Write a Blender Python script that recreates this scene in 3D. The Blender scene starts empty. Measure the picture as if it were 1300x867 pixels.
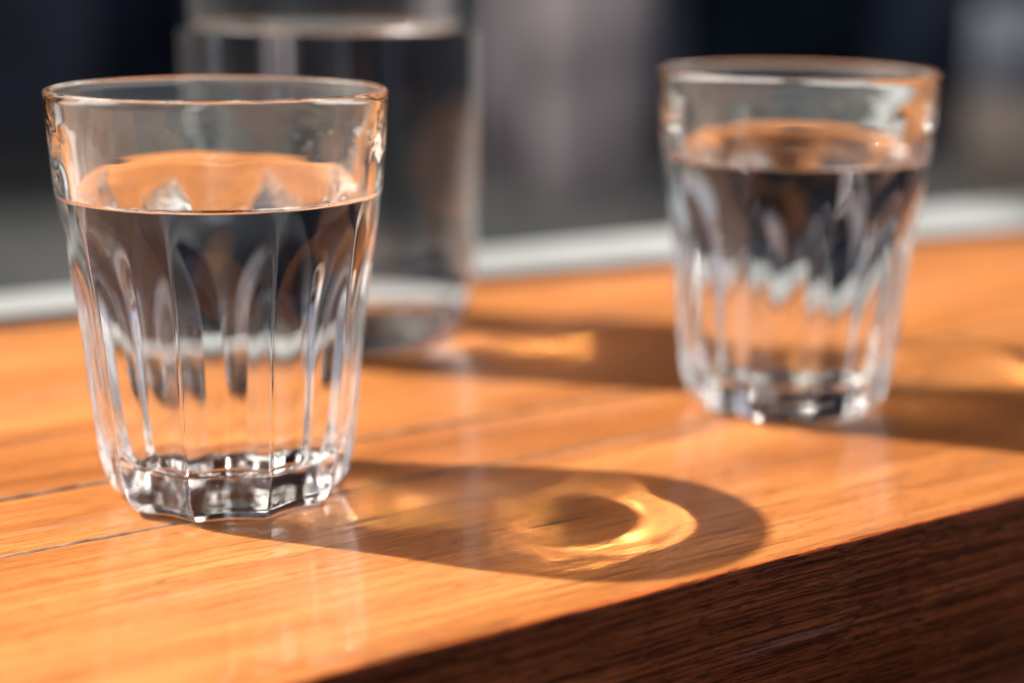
import bpy, bmesh, math, random
from mathutils import Vector, Matrix
random.seed(7)
sc = bpy.context.scene
COL = sc.collection

# ------------------------------------------------------------------ camera
cam_d = bpy.data.cameras.new('camera')
cam = bpy.data.objects.new('camera', cam_d); COL.objects.link(cam)
PITCH, HC, ROLL = 0.2243, 0.1166, 0.0094
S = 10.0            # one scene unit is 10 cm
sc.unit_settings.system = 'METRIC'; sc.unit_settings.scale_length = 0.1
cam.matrix_world = (Matrix.Translation((0, 0, HC*S)) @ Matrix.Rotation(math.pi/2 - PITCH, 4, 'X')
                    @ Matrix.Rotation(ROLL, 4, 'Z'))
cam_d.sensor_width = 36.0
cam_d.lens = 36.0 * 2107.96 / 1300.0
cam_d.clip_start = 0.01; cam_d.clip_end = 6000
cam_d.dof.use_dof = True
cam_d.dof.focus_distance = 0.338*S
cam_d.dof.aperture_fstop = 4.6/S
sc.camera = cam

# ------------------------------------------------------------------ world, sun, exposure
SUN_TRAVEL = Vector((0.083, -0.019, -0.0900))
to_sun = (-SUN_TRAVEL).normalized()
world = bpy.data.worlds.new('World'); sc.world = world; world.use_nodes = True
wn = world.node_tree.nodes; wl = world.node_tree.links
bg = wn['Background']
sky = wn.new('ShaderNodeTexSky'); sky.sky_type = 'NISHITA'; sky.sun_disc = False
sky.sun_elevation = math.asin(to_sun.z)
sky.sun_rotation = math.atan2(to_sun.x, to_sun.y)
sky.air_density = 0.6; sky.dust_density = 8.0; sky.ozone_density = 0.3
wl.new(sky.outputs[0], bg.inputs[0]); bg.inputs[1].default_value = 0.11
sun_d = bpy.data.lights.new('sun', 'SUN'); sun_d.energy = 5.0; sun_d.angle = math.radians(1.2)
sun_d.color = (1.0, 0.95, 0.87)
sun = bpy.data.objects.new('sun', sun_d); COL.objects.link(sun)
sun.rotation_euler = SUN_TRAVEL.to_track_quat('-Z', 'Y').to_euler()
sun.location = to_sun * 3
vs = sc.view_settings
vs.view_transform = 'Standard'; vs.look = 'None'; vs.exposure = 1.1; vs.gamma = 1.0
vs.use_curve_mapping = False
cy = sc.cycles
cy.max_bounces = 24; cy.transmission_bounces = 24; cy.glossy_bounces = 12; cy.diffuse_bounces = 4
cy.transparent_max_bounces = 16
cy.caustics_refractive = True; cy.caustics_reflective = True
cy.sample_clamp_indirect = 1000.0; cy.sample_clamp_direct = 0.0
cy.blur_glossy = 0.0
cy.use_guiding = True; cy.use_surface_guiding = True; cy.use_volume_guiding = False
cy.guiding_training_samples = 128; cy.guiding_directional_sampling_type = 'RIS'
cy.use_denoising = True
try: cy.denoiser = 'OPENIMAGEDENOISE'
except Exception: pass

# ------------------------------------------------------------------ helpers
def new_mat(name):
    m = bpy.data.materials.new(name); m.use_nodes = True
    nt = m.node_tree
    for n in list(nt.nodes): nt.nodes.remove(n)
    out = nt.nodes.new('ShaderNodeOutputMaterial')
    return m, nt, out

def N(nt, kind, **kw):
    n = nt.nodes.new(kind)
    for k, v in kw.items():
        if k in n.inputs: n.inputs[k].default_value = v
        else: setattr(n, k, v)
    return n

def glass_mat(name, ior, col=(0.985, 0.995, 0.995, 1)):
    m, nt, out = new_mat(name)
    g = N(nt, 'ShaderNodeBsdfGlass', Color=col, Roughness=0.0, IOR=ior)
    nt.links.new(g.outputs[0], out.inputs[0])
    return m

def link_mesh(name, verts, faces, mats, parent=None, smooth=True, face_mats=None):
    me = bpy.data.meshes.new(name); me.from_pydata(verts, [], faces); me.update()
    for mt in (mats if isinstance(mats, (list, tuple)) else [mats]): me.materials.append(mt)
    if smooth: me.polygons.foreach_set('use_smooth', [True]*len(me.polygons))
    if face_mats: me.polygons.foreach_set('material_index', face_mats)
    o = bpy.data.objects.new(name, me); COL.objects.link(o)
    if parent: o.parent = parent
    return o

def tag(o, label=None, cat=None, group=None, kind=None):
    if label: o['label'] = label
    if cat: o['category'] = cat
    if group: o['group'] = group
    if kind: o['kind'] = kind
    return o


def interp(pts, x):
    """monotone cubic through (x, y) points, x rising"""
    n = len(pts)
    if x <= pts[0][0]: return pts[0][1]
    if x >= pts[-1][0]: return pts[-1][1]
    d = [(pts[i+1][1]-pts[i][1])/(pts[i+1][0]-pts[i][0]) for i in range(n-1)]
    t = [d[0]] + [0 if d[i-1]*d[i] <= 0 else 2*d[i-1]*d[i]/(d[i-1]+d[i]) for i in range(1, n-1)] + [d[-1]]
    for i in range(n-1):
        if x <= pts[i+1][0]:
            h = pts[i+1][0]-pts[i][0]; s = (x-pts[i][0])/h
            return ((2*s**3-3*s*s+1)*pts[i][1] + (s**3-2*s*s+s)*h*t[i]
                    + (-2*s**3+3*s*s)*pts[i+1][1] + (s**3-s*s)*h*t[i+1])

def sstep(a, b, x):
    t = min(1, max(0, (x-a)/(b-a))); return t*t*(3-2*t)

# ------------------------------------------------------------------ materials
def wood_mat(raw=False):
    m, nt, out = new_mat('raw weathered teak' if raw else 'varnished teak'); L = nt.links.new
    tc = N(nt, 'ShaderNodeTexCoord'); oi = N(nt, 'ShaderNodeObjectInfo')
    off = N(nt, 'ShaderNodeVectorMath', operation='MULTIPLY_ADD')
    L(tc.outputs['Object'], off.inputs[0]); off.inputs[1].default_value = (1, 1, 1)
    rnd = N(nt, 'ShaderNodeCombineXYZ'); L(oi.outputs['Random'], rnd.inputs[0]); L(oi.outputs['Random'], rnd.inputs[1])
    L(rnd.outputs[0], off.inputs[2])
    # gentle waviness of the grain
    wv = N(nt, 'ShaderNodeTexNoise', Scale=9.0, Detail=2.0); L(off.outputs[0], wv.inputs['Vector'])
    wob = N(nt, 'ShaderNodeVectorMath', operation='MULTIPLY_ADD'); L(wv.outputs['Color'], wob.inputs[0])
    wob.inputs[1].default_value = (0, 0.006, 0.006); L(off.outputs[0], wob.inputs[2])
    def noise(sx, sy, detail=3.0, rough=0.55, seed=0.0):
        mp = N(nt, 'ShaderNodeMapping'); L(wob.outputs[0], mp.inputs[0])
        mp.inputs['Scale'].default_value = (sx, sy, sy); mp.inputs['Location'].default_value = (seed, seed*1.7, seed*.3)
        n = N(nt, 'ShaderNodeTexNoise', Scale=1.0, Detail=detail, Roughness=rough); L(mp.outputs[0], n.inputs['Vector'])
        return n.outputs['Fac']
    def ramp(src, *stops):
        r = N(nt, 'ShaderNodeValToRGB'); L(src, r.inputs[0]); e = r.color_ramp.elements
        while len(e) > 1: e.remove(e[-1])
        e[0].position, e[0].color = stops[0]
        for p, c in stops[1:]:
            k = e.new(p); k.color = c
        return r.outputs[0]
    def mix(fac, a, b, mode='MIX'):
        x = N(nt, 'ShaderNodeMix', data_type='RGBA', blend_type=mode)
        if isinstance(fac, float): x.inputs[0].default_value = fac
        else: L(fac, x.inputs[0])
        for s, v in ((x.inputs[6], a), (x.inputs[7], b)):
            if isinstance(v, tuple): s.default_value = v
            else: L(v, s)
        return x.outputs[2]
    bands = noise(3.0, 70, 4)
    base = ramp(bands, (0.25, (0.30, 0.105, 0.026, 1)), (0.45, (0.46, 0.166, 0.044, 1)),
                (0.6, (0.58, 0.226, 0.066, 1)), (0.78, (0.40, 0.145, 0.036, 1)))
    fine = noise(14, 620, 3, 0.6, 3.1)
    blotch = noise(5, 13, 3, 0.6, 31.0)
    base = mix(0.8, base, ramp(blotch, (0.30, (0.58, 0.50, 0.42, 1)), (0.5, (0.95, 0.93, 0.9, 1)), (0.68, (1.06, 1.10, 1.45, 1))), 'MULTIPLY')
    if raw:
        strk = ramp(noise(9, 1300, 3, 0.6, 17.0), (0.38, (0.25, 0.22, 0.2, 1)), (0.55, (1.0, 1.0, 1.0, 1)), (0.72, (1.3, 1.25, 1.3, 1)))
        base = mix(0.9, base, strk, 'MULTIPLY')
    c1 = mix(0.75, base, ramp(fine, (0.3, (0.55, 0.5, 0.45, 1)), (0.6, (1, 1, 1, 1))), 'MULTIPLY')
    pores = ramp(noise(45, 1500, 2, 0.5, 7.7), (0.60, (0, 0, 0, 1)), (0.68, (1, 1, 1, 1)))
    pmask = ramp(noise(6, 60, 2, 0.5, 1.3), (0.42, (0, 0, 0, 1)), (0.62, (1, 1, 1, 1)))
    pf = N(nt, 'ShaderNodeMath', operation='MULTIPLY'); L(pores, pf.inputs[0]); L(pmask, pf.inputs[1])
    pf2 = N(nt, 'ShaderNodeMath', operation='MULTIPLY'); L(pf.outputs[0], pf2.inputs[0]); pf2.inputs[1].default_value = 0.75
    c2 = mix(pf2.outputs[0], c1, (0.07, 0.028, 0.014, 1))
    p3 = ramp(noise(210, 3000, 1, 0.5, 4.4), (0.62, (0, 0, 0, 1)), (0.70, (1, 1, 1, 1)))
    p3f = N(nt, 'ShaderNodeMath', operation='MULTIPLY'); L(p3, p3f.inputs[0]); p3f.inputs[1].default_value = 0.7
    c2 = mix(p3f.outputs[0], c2, (0.10, 0.035, 0.012, 1))
    # worn grey streaks along the grain
    wear = ramp(noise(7, 190, 4, 0.65, 12.3), (0.64, (0, 0, 0, 1)), (0.74, (1, 1, 1, 1)))
    wf = N(nt, 'ShaderNodeMath', operation='MULTIPLY'); L(wear, wf.inputs[0]); wf.inputs[1].default_value = 0.55
    c3 = mix(wf.outputs[0], c2, (0.30, 0.24, 0.21, 1))
    # dark hairline checks
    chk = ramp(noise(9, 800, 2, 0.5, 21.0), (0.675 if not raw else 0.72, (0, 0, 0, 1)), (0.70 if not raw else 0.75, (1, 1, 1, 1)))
    c4 = mix(chk, c3, (0.05, 0.022, 0.012, 1))
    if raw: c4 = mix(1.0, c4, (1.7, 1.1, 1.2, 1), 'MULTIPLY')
    b = N(nt, 'ShaderNodeBsdfPrincipled')
    L(c4, b.inputs['Base Color'])
    rr = N(nt, 'ShaderNodeMapRange'); L(fine, rr.inputs[0]); rr.inputs[3].default_value = 0.26; rr.inputs[4].default_value = 0.46
    L(rr.outputs[0], b.inputs['Roughness'])
    b.inputs['Specular IOR Level'].default_value = 0.3
    b.inputs['Coat Weight'].default_value = 0.35 if not raw else 0.0; b.inputs['Coat Roughness'].default_value = 0.07
    h = N(nt, 'ShaderNodeMath', operation='SUBTRACT'); L(fine, h.inputs[0]); L(pf.outputs[0], h.inputs[1])
    h2 = N(nt, 'ShaderNodeMath', operation='SUBTRACT'); L(h.outputs[0], h2.inputs[0]); L(chk, h2.inputs[1])
    h3 = N(nt, 'ShaderNodeMath', operation='SUBTRACT'); L(h2.outputs[0], h3.inputs[0]); L(p3f.outputs[0], h3.inputs[1]); h2 = h3
    bp = N(nt, 'ShaderNodeBump', Strength=0.55 if not raw else 1.0, Distance=(0.00018 if not raw else 0.0004)*S); L(h2.outputs[0], bp.inputs['Height'])
    L(bp.outputs[0], b.inputs['Normal'])
    L(b.outputs[0], out.inputs[0])
    return m

def mottled(name, c0, c1, scale=2.0, rough=0.7, stretch=(1, 1, 1), bump=0.0):
    m, nt, out = new_mat(name); L = nt.links.new
    tc = N(nt, 'ShaderNodeTexCoord'); mp = N(nt, 'ShaderNodeMapping'); L(tc.outputs['Object'], mp.inputs[0])
    mp.inputs['Scale'].default_value = stretch
    n = N(nt, 'ShaderNodeTexNoise', Scale=scale, Detail=5.0); L(mp.outputs[0], n.inputs['Vector'])
    r = N(nt, 'ShaderNodeValToRGB'); L(n.outputs['Fac'], r.inputs[0])
    e = r.color_ramp.elements; e[0].position = 0.35; e[0].color = (*c0, 1); e[1].position = 0.65; e[1].color = (*c1, 1)
    b = N(nt, 'ShaderNodeBsdfPrincipled', Roughness=rough); b.inputs['Specular IOR Level'].default_value = 0.5 if rough < .5 else 0.08; L(r.outputs[0], b.inputs['Base Color'])
    if bump:
        bp = N(nt, 'ShaderNodeBump', Strength=0.4, Distance=bump); L(n.outputs['Fac'], bp.inputs['Height'])
        L(bp.outputs[0], b.inputs['Normal'])
    L(b.outputs[0], out.inputs[0])
    return m

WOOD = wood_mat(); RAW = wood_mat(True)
WORN = mottled('worn grey board edge', (0.10, 0.05, 0.028), (0.36, 0.22, 0.14), 120, 0.6)
GLASS = glass_mat('clear glass', 1.50)
WATER_TOP = glass_mat('water surface', 1.333, (1, 1, 1, 1))
WATER_WALL = glass_mat('water against glass', 1.333/1.50, (1, 1, 1, 1))
PAINT = mottled('white painted sill', (0.21, 0.225, 0.23), (0.36, 0.375, 0.38), 9, 0.45)

# ------------------------------------------------------------------ the setting
ground = link_mesh('ground', [(-200, -200, -0.76), (200, -200, -0.76), (200, 200, -0.76), (-200, 200, -0.76)],
                   [(0, 1, 2, 3)], mottled('pavement', (0.008, 0.009, 0.010), (0.036, 0.038, 0.037), 1.3, 0.85), smooth=False)
tag(ground, kind='structure')

def box_bm(bm, x0, x1, y0, y1, z0, z1):
    v = [bm.verts.new(c) for c in ((x0,y0,z0),(x1,y0,z0),(x1,y1,z0),(x0,y1,z0),(x0,y0,z1),(x1,y0,z1),(x1,y1,z1),(x0,y1,z1))]
    for f in ((3,2,1,0),(4,5,6,7),(0,1,5,4),(1,2,6,5),(2,3,7,6),(3,0,4,7)): bm.faces.new([v[i] for i in f])

def box_obj(name, x0, x1, y0, y1, z0, z1, mat, parent=None, bevel=0.0, seg=2):
    bm = bmesh.new(); box_bm(bm, x0, x1, y0, y1, z0, z1)
    if bevel: bmesh.ops.bevel(bm, geom=list(bm.edges), offset=bevel, segments=seg, affect='EDGES', profile=0.5)
    me = bpy.data.meshes.new(name); bm.to_mesh(me); bm.free(); me.materials.append(mat)
    if bevel:
        me.polygons.foreach_set('use_smooth', [True]*len(me.polygons))
        me.set_sharp_from_angle(angle=math.radians(40))
    o = bpy.data.objects.new(name, me); COL.objects.link(o)
    if parent: o.parent = parent
    return o

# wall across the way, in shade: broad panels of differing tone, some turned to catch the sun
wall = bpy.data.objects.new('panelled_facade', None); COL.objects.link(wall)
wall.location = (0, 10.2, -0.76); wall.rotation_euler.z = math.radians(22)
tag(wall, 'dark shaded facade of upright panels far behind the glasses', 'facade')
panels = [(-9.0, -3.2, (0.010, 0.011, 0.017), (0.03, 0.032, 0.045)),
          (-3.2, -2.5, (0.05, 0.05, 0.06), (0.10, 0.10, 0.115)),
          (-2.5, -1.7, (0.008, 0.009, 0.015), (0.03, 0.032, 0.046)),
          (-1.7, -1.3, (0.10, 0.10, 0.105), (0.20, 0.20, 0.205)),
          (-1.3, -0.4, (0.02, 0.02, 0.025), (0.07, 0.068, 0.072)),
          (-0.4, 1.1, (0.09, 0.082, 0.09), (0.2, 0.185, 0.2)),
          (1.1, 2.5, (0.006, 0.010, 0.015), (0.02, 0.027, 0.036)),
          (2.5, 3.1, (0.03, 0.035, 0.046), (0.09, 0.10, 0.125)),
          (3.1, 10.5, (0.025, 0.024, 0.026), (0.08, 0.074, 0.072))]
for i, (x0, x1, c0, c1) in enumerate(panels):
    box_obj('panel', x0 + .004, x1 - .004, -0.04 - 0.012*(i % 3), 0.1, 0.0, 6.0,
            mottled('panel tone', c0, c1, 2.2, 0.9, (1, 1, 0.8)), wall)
# upright screens out on the pavement that catch the sun
def screen(name, loc, yaw, boards, label):
    t = bpy.data.objects.new(name, None); COL.objects.link(t); t.location = loc; t.rotation_euler.z = math.radians(yaw)
    for x0, x1, z0, z1, c0, c1 in boards:
        box_obj('panel', x0 + .003, x1 - .003, 0, 0.03, z0, z1, mottled('screen tone', c0, c1, 3.0, 0.9), t, bevel=0.006)
    tag(t, label, 'screen')
screen('standing_screen', (0.19, 6.25, -0.76), -30,
       [(-0.37, -0.14, 0, 1.7, (0.06, 0.054, 0.06), (0.20, 0.18, 0.195)),
        (-0.14, 0.16, 0, 1.75, (0.11, 0.098, 0.108), (0.29, 0.262, 0.28)),
        (0.16, 0.36, 0, 1.7, (0.05, 0.047, 0.053), (0.15, 0.14, 0.152))],
       'blurred mauve grey upright screen between the carafe and the farther tumbler')
screen('standing_screen', (1.93, 6.3, -0.76), -32,
       [(-0.24, 0.30, 0.0, 0.40, (0.05, 0.042, 0.038), (0.13, 0.11, 0.10)),
        (-0.22, 0.26, 0.404, 0.74, (0.04, 0.046, 0.060), (0.12, 0.133, 0.165))],
       'blurred slate blue screen with brown foot at the right edge')

# unseen slab added to block overhead sky; the sun passes its left side
sky_blocker = box_obj('sky_blocker', -1.27, 3.8, -2.8, 3.6, 1.65, 1.77, mottled('dark sky blocker', (0.018, 0.015, 0.013), (0.04, 0.034, 0.03), 3.0, 0.8))
tag(sky_blocker, kind='structure')

# white sill strip at the back of the table top
A, B = Vector((-0.1656, 0.5241, 0)), Vector((0.2287, 0.7356, 0))
sill_dir = (B - A).normalized()
back = Vector((0.0238, 0.684, 0)); bdir = Vector((math.cos(math.radians(32.0)), math.sin(math.radians(32.0)), 0))
sill_pts = [A - sill_dir*0.36, A + sill_dir*1.1, back + bdir*0.95, back - bdir*0.75]
bm = bmesh.new()
lo = [bm.verts.new((p.x - A.x, p.y - A.y, -0.05)) for p in sill_pts]
hi = [bm.verts.new((p.x - A.x, p.y - A.y, 0.004)) for p in sill_pts]
bm.faces.new(lo[::-1]); bm.faces.new(hi)
for k in range(4): bm.faces.new((lo[k], lo[(k+1) % 4], hi[(k+1) % 4], hi[k]))
bmesh.ops.bevel(bm, geom=list(bm.edges), offset=0.0015, segments=3, affect='EDGES', profile=0.5)
me = bpy.data.meshes.new('window_ledge'); bm.to_mesh(me); bm.free(); me.materials.append(PAINT)
sill = bpy.data.objects.new('window_ledge', me); COL.objects.link(sill); sill.location = A
tag(sill, 'pale grey white ledge along the back edge of the wooden table', 'ledge')

# ------------------------------------------------------------------ the table
GA = math.atan2(0.1044, 0.1531)
table = bpy.data.objects.new('wooden_table', None); COL.objects.link(table)
table.location = (0.0, 0.2795, 0.0); table.rotation_euler.z = GA
tag(table, 'orange brown wooden table top of boards under the glasses', 'table')
def board(hw, rad, parent, seed):
    rn = random.Random(seed + 40)
    def wob(amp, lens):
        ph = [(rn.uniform(0, 6.28), 2*math.pi/l, amp/len(lens)) for l in lens]
        return lambda x: sum(a*math.sin(k*x + p) for p, k, a in ph)
    jit = [wob(0.00035, (0.11, 0.043, 0.017, 0.0071)) for _ in range(4)]
    xs = [-0.7 + 1.5*k/400 for k in range(401)]
    verts = []; n = 0
    for x in xs:
        fr, bk = jit[0](x), jit[1](x)
        rf = rad*(1 + 900*jit[2](x)); rb = 0.0011*(1 + 900*jit[3](x))
        sec = [(-hw + fr, -0.042), (-hw + fr, -0.021)]
        for q in range(5):
            a = math.pi/2*q/4; sec.append((-hw + fr + rf*(1 - math.cos(a)), -rf*(1 - math.sin(a))))
        for q in range(1, 8): sec.append((-hw + (2*hw)*q/8, 0.0))
        for q in range(5):
            a = math.pi/2*q/4; sec.append((hw + bk - rb*(1 - math.sin(a)), -rb*(1 - math.cos(a))))
        sec += [(hw + bk, -0.021), (hw + bk, -0.042)]
        n = len(sec)
        verts += [(x, y, z) for y, z in sec]
    faces = []
    for k in range(len(xs)-1):
        for j in range(n):
            faces.append((k*n + j, k*n + (j+1) % n, (k+1)*n + (j+1) % n, (k+1)*n + j)[::-1])
    faces.append(tuple(range(n))); faces.append(tuple((len(xs)-1)*n + j for j in range(n))[::-1])
    o = link_mesh('board', verts, faces, WOOD, parent)
    o.data.polygons[-1].use_smooth = False; o.data.polygons[-2].use_smooth = False
    return o
edge = 0.0
for i, w in enumerate((0.0855, 0.036, 0.085, 0.082, 0.084, 0.08, 0.08)):
    g = 0.00016
    o = board(w/2 - g, 0.0014 if i == 0 else 0.0011, table, i)
    o.location = (0, edge + w/2, -0.0002*(i % 2))
    edge += w
    # the boards stop at the ledge
    bm = bmesh.new(); bm.from_mesh(o.data)
    rot = Matrix.Rotation(GA, 3, 'Z')
    p = rot.inverted() @ (A - table.location) - o.location; p.z = 0
    nrm = rot.inverted() @ Vector((-sill_dir.y, sill_dir.x, 0))
    r = bmesh.ops.bisect_plane(bm, geom=bm.verts[:] + bm.edges[:] + bm.faces[:], plane_co=p - nrm*.0005, plane_no=nrm, clear_outer=True)
    ed = [g_ for g_ in r['geom_cut'] if isinstance(g_, bmesh.types.BMEdge)]
    if ed: bmesh.ops.holes_fill(bm, edges=ed)
    o.data.materials.append(WORN)
    for f_ in bm.faces:
        if 0.15 < f_.normal.z < 0.985 and (f_.normal.y > .1 or (i > 0 and f_.normal.y < -.1)): f_.material_index = 1
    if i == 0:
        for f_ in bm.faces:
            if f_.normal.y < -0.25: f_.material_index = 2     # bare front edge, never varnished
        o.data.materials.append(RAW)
    bm.to_mesh(o.data); bm.free()

added_base = box_obj('added_base_panel', -0.68, 0.78, 0.014, 0.034, -0.757, -0.0425, RAW, table, bevel=0.002)  # added backing so the gap below the front edge stays dark

# ------------------------------------------------------------------ fluted tumbler
NT = 300
FL = 10
MEN = 0.12
FD, FB = 0.09, 0.07
BODY = [(0.0, 2.36), (0.03, 2.45), (0.10, 2.55), (0.22, 2.65), (0.42, 2.74), (0.65, 2.80), (1.0, 2.88), (2.05, 3.00), (3.85, 3.17), (5.6, 3.36), (7.4, 3.545), (9.0, 3.63)]
SLOPE = [(4.2, 0.0), (6.4, 0.06), (6.9, 0.07), (7.1, 0.08), (7.9, 0.14), (8.2, 0.14), (8.45, 0.10), (8.9, 0.12)]
THICK = [(8.9, 0.165)]
while THICK[0][0] > 2.4:
    z_ = THICK[0][0] - 0.05
    THICK.insert(0, (round(z_, 3), THICK[0][1] + 0.05*interp(SLOPE, z_ + 0.025)))
def flute(z, th, R):
    """outer radius (cm) with scooped flutes whose tops run out in arches"""
    u = ((th * FL / (2*math.pi)) % 1.0) * 2 - 1            # -1..1 across a flute
    top = 7.45
    if z >= top + .3: return R
    k = top - z
    low = sstep(0.8, 3.2, k) * (0.72 + 0.28*sstep(0.0, 1.6, z))
    dep = (FD*(1 - math.exp(-k/1.0)) + 0.22*low) if k > 0 else 0
    cut = R - dep + (FB + 0.23*low)*u*u
    a = 0.012 + 0.10*low                                               # softens the arris
    return 0.5*(R + cut - math.sqrt((R - cut)**2 + a*a)) + 0.0*a

def tumbler(loc, spin, level, lab_glass, lab_water, seed, drops):
    rnd = random.Random(seed)
    rows = []      # each row: (kind, func(th)->(r,z))
    zs = [0.0, .03, .07, .12, .18, .25, .34, .45, .6, .8] + [1.0 + .15*i for i in range(34)] + [6.05 + .06*i for i in range(46)]
    outer = []
    # underside: shallow dome
    for r in (0.0, .5, 1.0, 1.5, 1.9): outer.append(('u', r, 0.10*(1 - (r/2.0)**2) + 0.01))
    for r in (2.05, 2.15, 2.24): outer.append(('f', r, 0.012*(2.24 - r)/.19))
    for z in zs: outer.append(('o', 0, z))
    tw = 0.085                                              # half wall thickness at the rim
    for i in range(1, 12):
        a = math.pi*i/12 - 0.0
        outer.append(('r', 3.63 - tw + tw*math.cos(a), 8.9 + tw*math.sin(a) - .0))
    INN = [(0.95, 2.0), (1.02, 2.2), (1.2, 2.30), (1.6, 2.40)] + [(z, interp(BODY, z) - interp(THICK, z)) for z in [2.4 + .5*q for q in range(8)] + [6.2 + .1*q for q in range(28)]]
    izs = [8.9 - .05*i for i in range(0, 200) if 8.9 - .05*i > level + .15]
    for z in izs: outer.append(('i', interp(INN, z), z))
    outer.append(('i', interp(INN, level + MEN), level + MEN))
    verts = []; faces = []
    ph = spin
    for k, (kind, r, z) in enumerate(outer):
        for j in range(NT):
            th = 2*math.pi*j/NT
            if kind == 'o':
                R = interp(BODY, z); rr = flute(z, th, R)
            elif kind == 'f':
                rr = flute(0.0, th, interp(BODY, 0.0)) * r/2.36 * 1.0
            else: rr = r
            verts.append((rr*math.cos(th+ph)*.01, rr*math.sin(th+ph)*.01, z*.01))
    for k in range(len(outer)-1):
        if outer[k][1] == 0.0 and k == 0: continue
        for j in range(NT):
            a, b = k*NT + j, k*NT + (j+1) % NT
            faces.append((a, b, b+NT, a+NT))
    # underside centre fan
    c = len(verts); verts.append((0, 0, .0011))
    for j in range(NT): faces.append((c, NT + (j+1) % NT, NT + j))
    # orientation: row loops rise outward-> normals outward
    me_o = link_mesh('tumbler', verts, faces, GLASS)
    fix_normals(me_o, 'out')
    me_o.location = loc
    tag(me_o, lab_glass, 'glass', 'fluted water glasses')
    # water: meniscus + top, then the wetted wall down to the floor
    wv = []; wf = []; fm = []
    wr = []
    for t in (0.0, .25, .5, .7, .82, .9, .95, .985): wr.append((t*interp(INN, level), level))
    men = []
    Rl = interp(INN, level + MEN)
    for d in (.42, .33, .26, .20, .15, .10, .06, .03, .0): men.append((Rl - d, level + MEN*math.exp(-d/.11)))
    top = [(r, z) for r, z in wr if r < Rl - .46] + men
    wet = [(interp(INN, z), z) for z in [level + MEN - .05 - .12*i for i in range(200) if level + MEN - .05 - .12*i > 1.25]]
    wet += [(2.30, 1.2), (2.25, 1.11), (2.19, 1.045), (2.12, 1.0), (2.05, .97), (1.9, .955), (1.6, .955), (1.1, .965), (.5, .975), (0.0, .978)]
    allr = top + wet
    for r, z in allr:
        for j in range(NT):
            th = 2*math.pi*j/NT + ph
            wv.append((r*math.cos(th)*.01, r*math.sin(th)*.01, z*.01))
    for k in range(len(allr)-1):
        if allr[k][0] == 0.0 or allr[k+1][0] == 0.0: continue
        for j in range(NT):
            a, b = k*NT + j, k*NT + (j+1) % NT
            wf.append((a, a+NT, b+NT, b)); fm.append(0 if k < len(top)-1 else 1)
    c0 = len(wv); wv.append((0, 0, level*.01)); c1 = len(wv); wv.append((0, 0, .00978))
    for j in range(NT):
        wf.append((c0, NT + j, NT + (j+1) % NT)); fm.append(0)
        k = len(allr)-2
        wf.append((c1, k*NT + (j+1) % NT, k*NT + j)); fm.append(1)
    w = link_mesh('water_fill', wv, wf, [WATER_TOP, WATER_WALL], face_mats=fm)
    fix_normals(w, 'out')
    mark_sharp_ring(w, (len(top)-1)*NT, NT)
    w.location = loc
    tag(w, lab_water, 'water', 'water in the fluted glasses')
    # droplets clinging to the dry glass above the water
    for q in range(drops[2]):
        az = math.radians(rnd.uniform(*drops[:2])); z = level + rnd.uniform(0.2, 0.75); rr = rnd.uniform(0.035, 0.085)
        dv = []; df = []; nu, nv = 20, 8
        for a in range(nv):
            for b in range(nu):
                e = math.pi/2*a/(nv-1)
                x = rr*math.cos(e)*math.cos(2*math.pi*b/nu); y = 1.25*rr*math.cos(e)*math.sin(2*math.pi*b/nu)*(1 if a else 1)
                dv.append((x, y, 0.6*rr*math.sin(e)))
        for a in range(nv-1):
            for b in range(nu):
                df.append((a*nu + b, a*nu + (b+1) % nu, (a+1)*nu + (b+1) % nu, (a+1)*nu + b))
        base = Vector((math.cos(az), math.sin(az), 0))*(interp(INN, z) - 0.004) + Vector((0, 0, z))
        nx = Vector((-math.cos(az), -math.sin(az), 0.1)).normalized(); ty = Vector((0, 0, 1)); tx = ty.cross(nx).normalized(); ty = nx.cross(tx)
        dv = [tuple((base + tx*p[0] + ty*p[1] + nx*p[2])*.01) for p in dv]
        link_mesh('droplet', dv, df, WATER_TOP, me_o)
    return me_o, w

def fix_normals(o, mode):
    """remove loose/degenerate verts, make face winding consistent"""
    bm = bmesh.new(); bm.from_mesh(o.data)
    loose = [v for v in bm.verts if not v.link_faces]
    bmesh.ops.delete(bm, geom=loose, context='VERTS')
    bm.to_mesh(o.data); bm.free()

def mark_sharp_ring(o, start, n):
    me = o.data
    # the ring where top meets wall: find edges between material 0 and 1
    bm = bmesh.new(); bm.from_mesh(me)
    for e in bm.edges:
        if len(e.link_faces) == 2 and e.link_faces[0].material_index != e.link_faces[1].material_index: e.smooth = False
    bm.to_mesh(me); bm.free()

tumbler((-0.0634, 0.3579, 0.0002), 0.175, 6.70,
        'nearer fluted clear glass tumbler, sharp, with its shadow fully on the table',
        'clear water filling the nearer fluted tumbler', 1, (8, 75, 14))
tumbler((0.0743, 0.4395, 0.0002), 0.461, 6.70,
        'farther blurred fluted glass tumbler on the right of the table',
        'clear water filling the farther tumbler on the right', 2, (-5, 60, 12))

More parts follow.
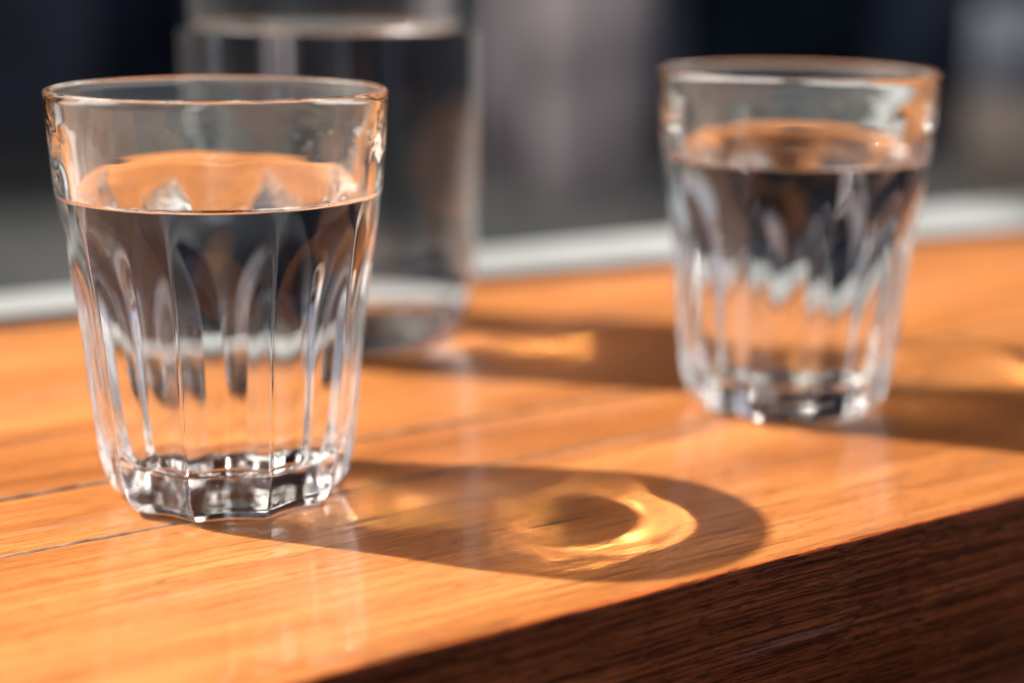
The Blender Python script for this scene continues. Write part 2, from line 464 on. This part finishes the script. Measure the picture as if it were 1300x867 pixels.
# ------------------------------------------------------------------ carafe
def lathe(prof, nt, verts, faces, mats, mi, flip=False):
    base = len(verts)
    for r, z in prof:
        for j in range(nt):
            th = 2*math.pi*j/nt
            verts.append((r*math.cos(th)*.01, r*math.sin(th)*.01, z*.01))
    for k in range(len(prof)-1):
        for j in range(nt):
            a, b = base + k*nt + j, base + k*nt + (j+1) % nt
            f = (a, b, b+nt, a+nt)
            faces.append(f[::-1] if flip else f); mats.append(mi)

def carafe(loc):
    out = [(0.02, .12), (1.2, .11), (2.2, .07), (3.0, 0.02), (3.3, 0.0), (3.55, .03), (3.8, .15), (4.05, .45), (4.25, .9), (4.42, 1.6), (4.53, 2.6), (4.58, 4.0)]
    out += [(4.6, 5 + i) for i in range(0, 15)] + [(4.58, 19.75), (4.5, 19.9), (4.42, 19.9), (4.34, 19.75), (4.32, 19.4)]
    LV = 9.6
    out += [(4.3, z) for z in (18, 16, 14, 12, 10.6, LV + .12)]
    v = []; f = []; m = []
    lathe(out, 160, v, f, m, 0)
    o = link_mesh('carafe', v, f, GLASS); o.location = loc
    tag(o, 'tall cylindrical clear glass carafe standing behind the nearer tumbler', 'carafe')
    top = [(0.02, LV), (2.0, LV), (3.4, LV), (3.9, LV + .004), (4.1, LV + .02), (4.2, LV + .05), (4.26, LV + .08), (4.3, LV + .12)]
    wet = [(4.3, LV - .2), (4.3, 8), (4.3, 6.5), (4.29, 5), (4.27, 4), (4.2, 2.9), (4.1, 2.3), (3.95, 1.8), (3.8, 1.3), (3.55, .98), (3.1, .82), (2.0, .76), (.8, .76), (.02, .77)]
    v = []; f = []; m = []
    lathe(top + wet, 160, v, f, m, 0, flip=True)
    m = [0 if i < (len(top)-1)*160 else 1 for i in range(len(f))]
    w = link_mesh('water_fill', v, f, [WATER_TOP, WATER_WALL], face_mats=m); w.location = loc
    mark_sharp_ring(w, 0, 0)
    tag(w, 'clear water standing in the tall carafe', 'water')
carafe((-0.057, 0.520, 0.0002))

# ------------------------------------------------------------------ to scene units
for o in list(sc.objects):
    if o.parent is None and o is not cam and o is not sun:
        o.location = o.location * S
        o.scale = (S, S, S)
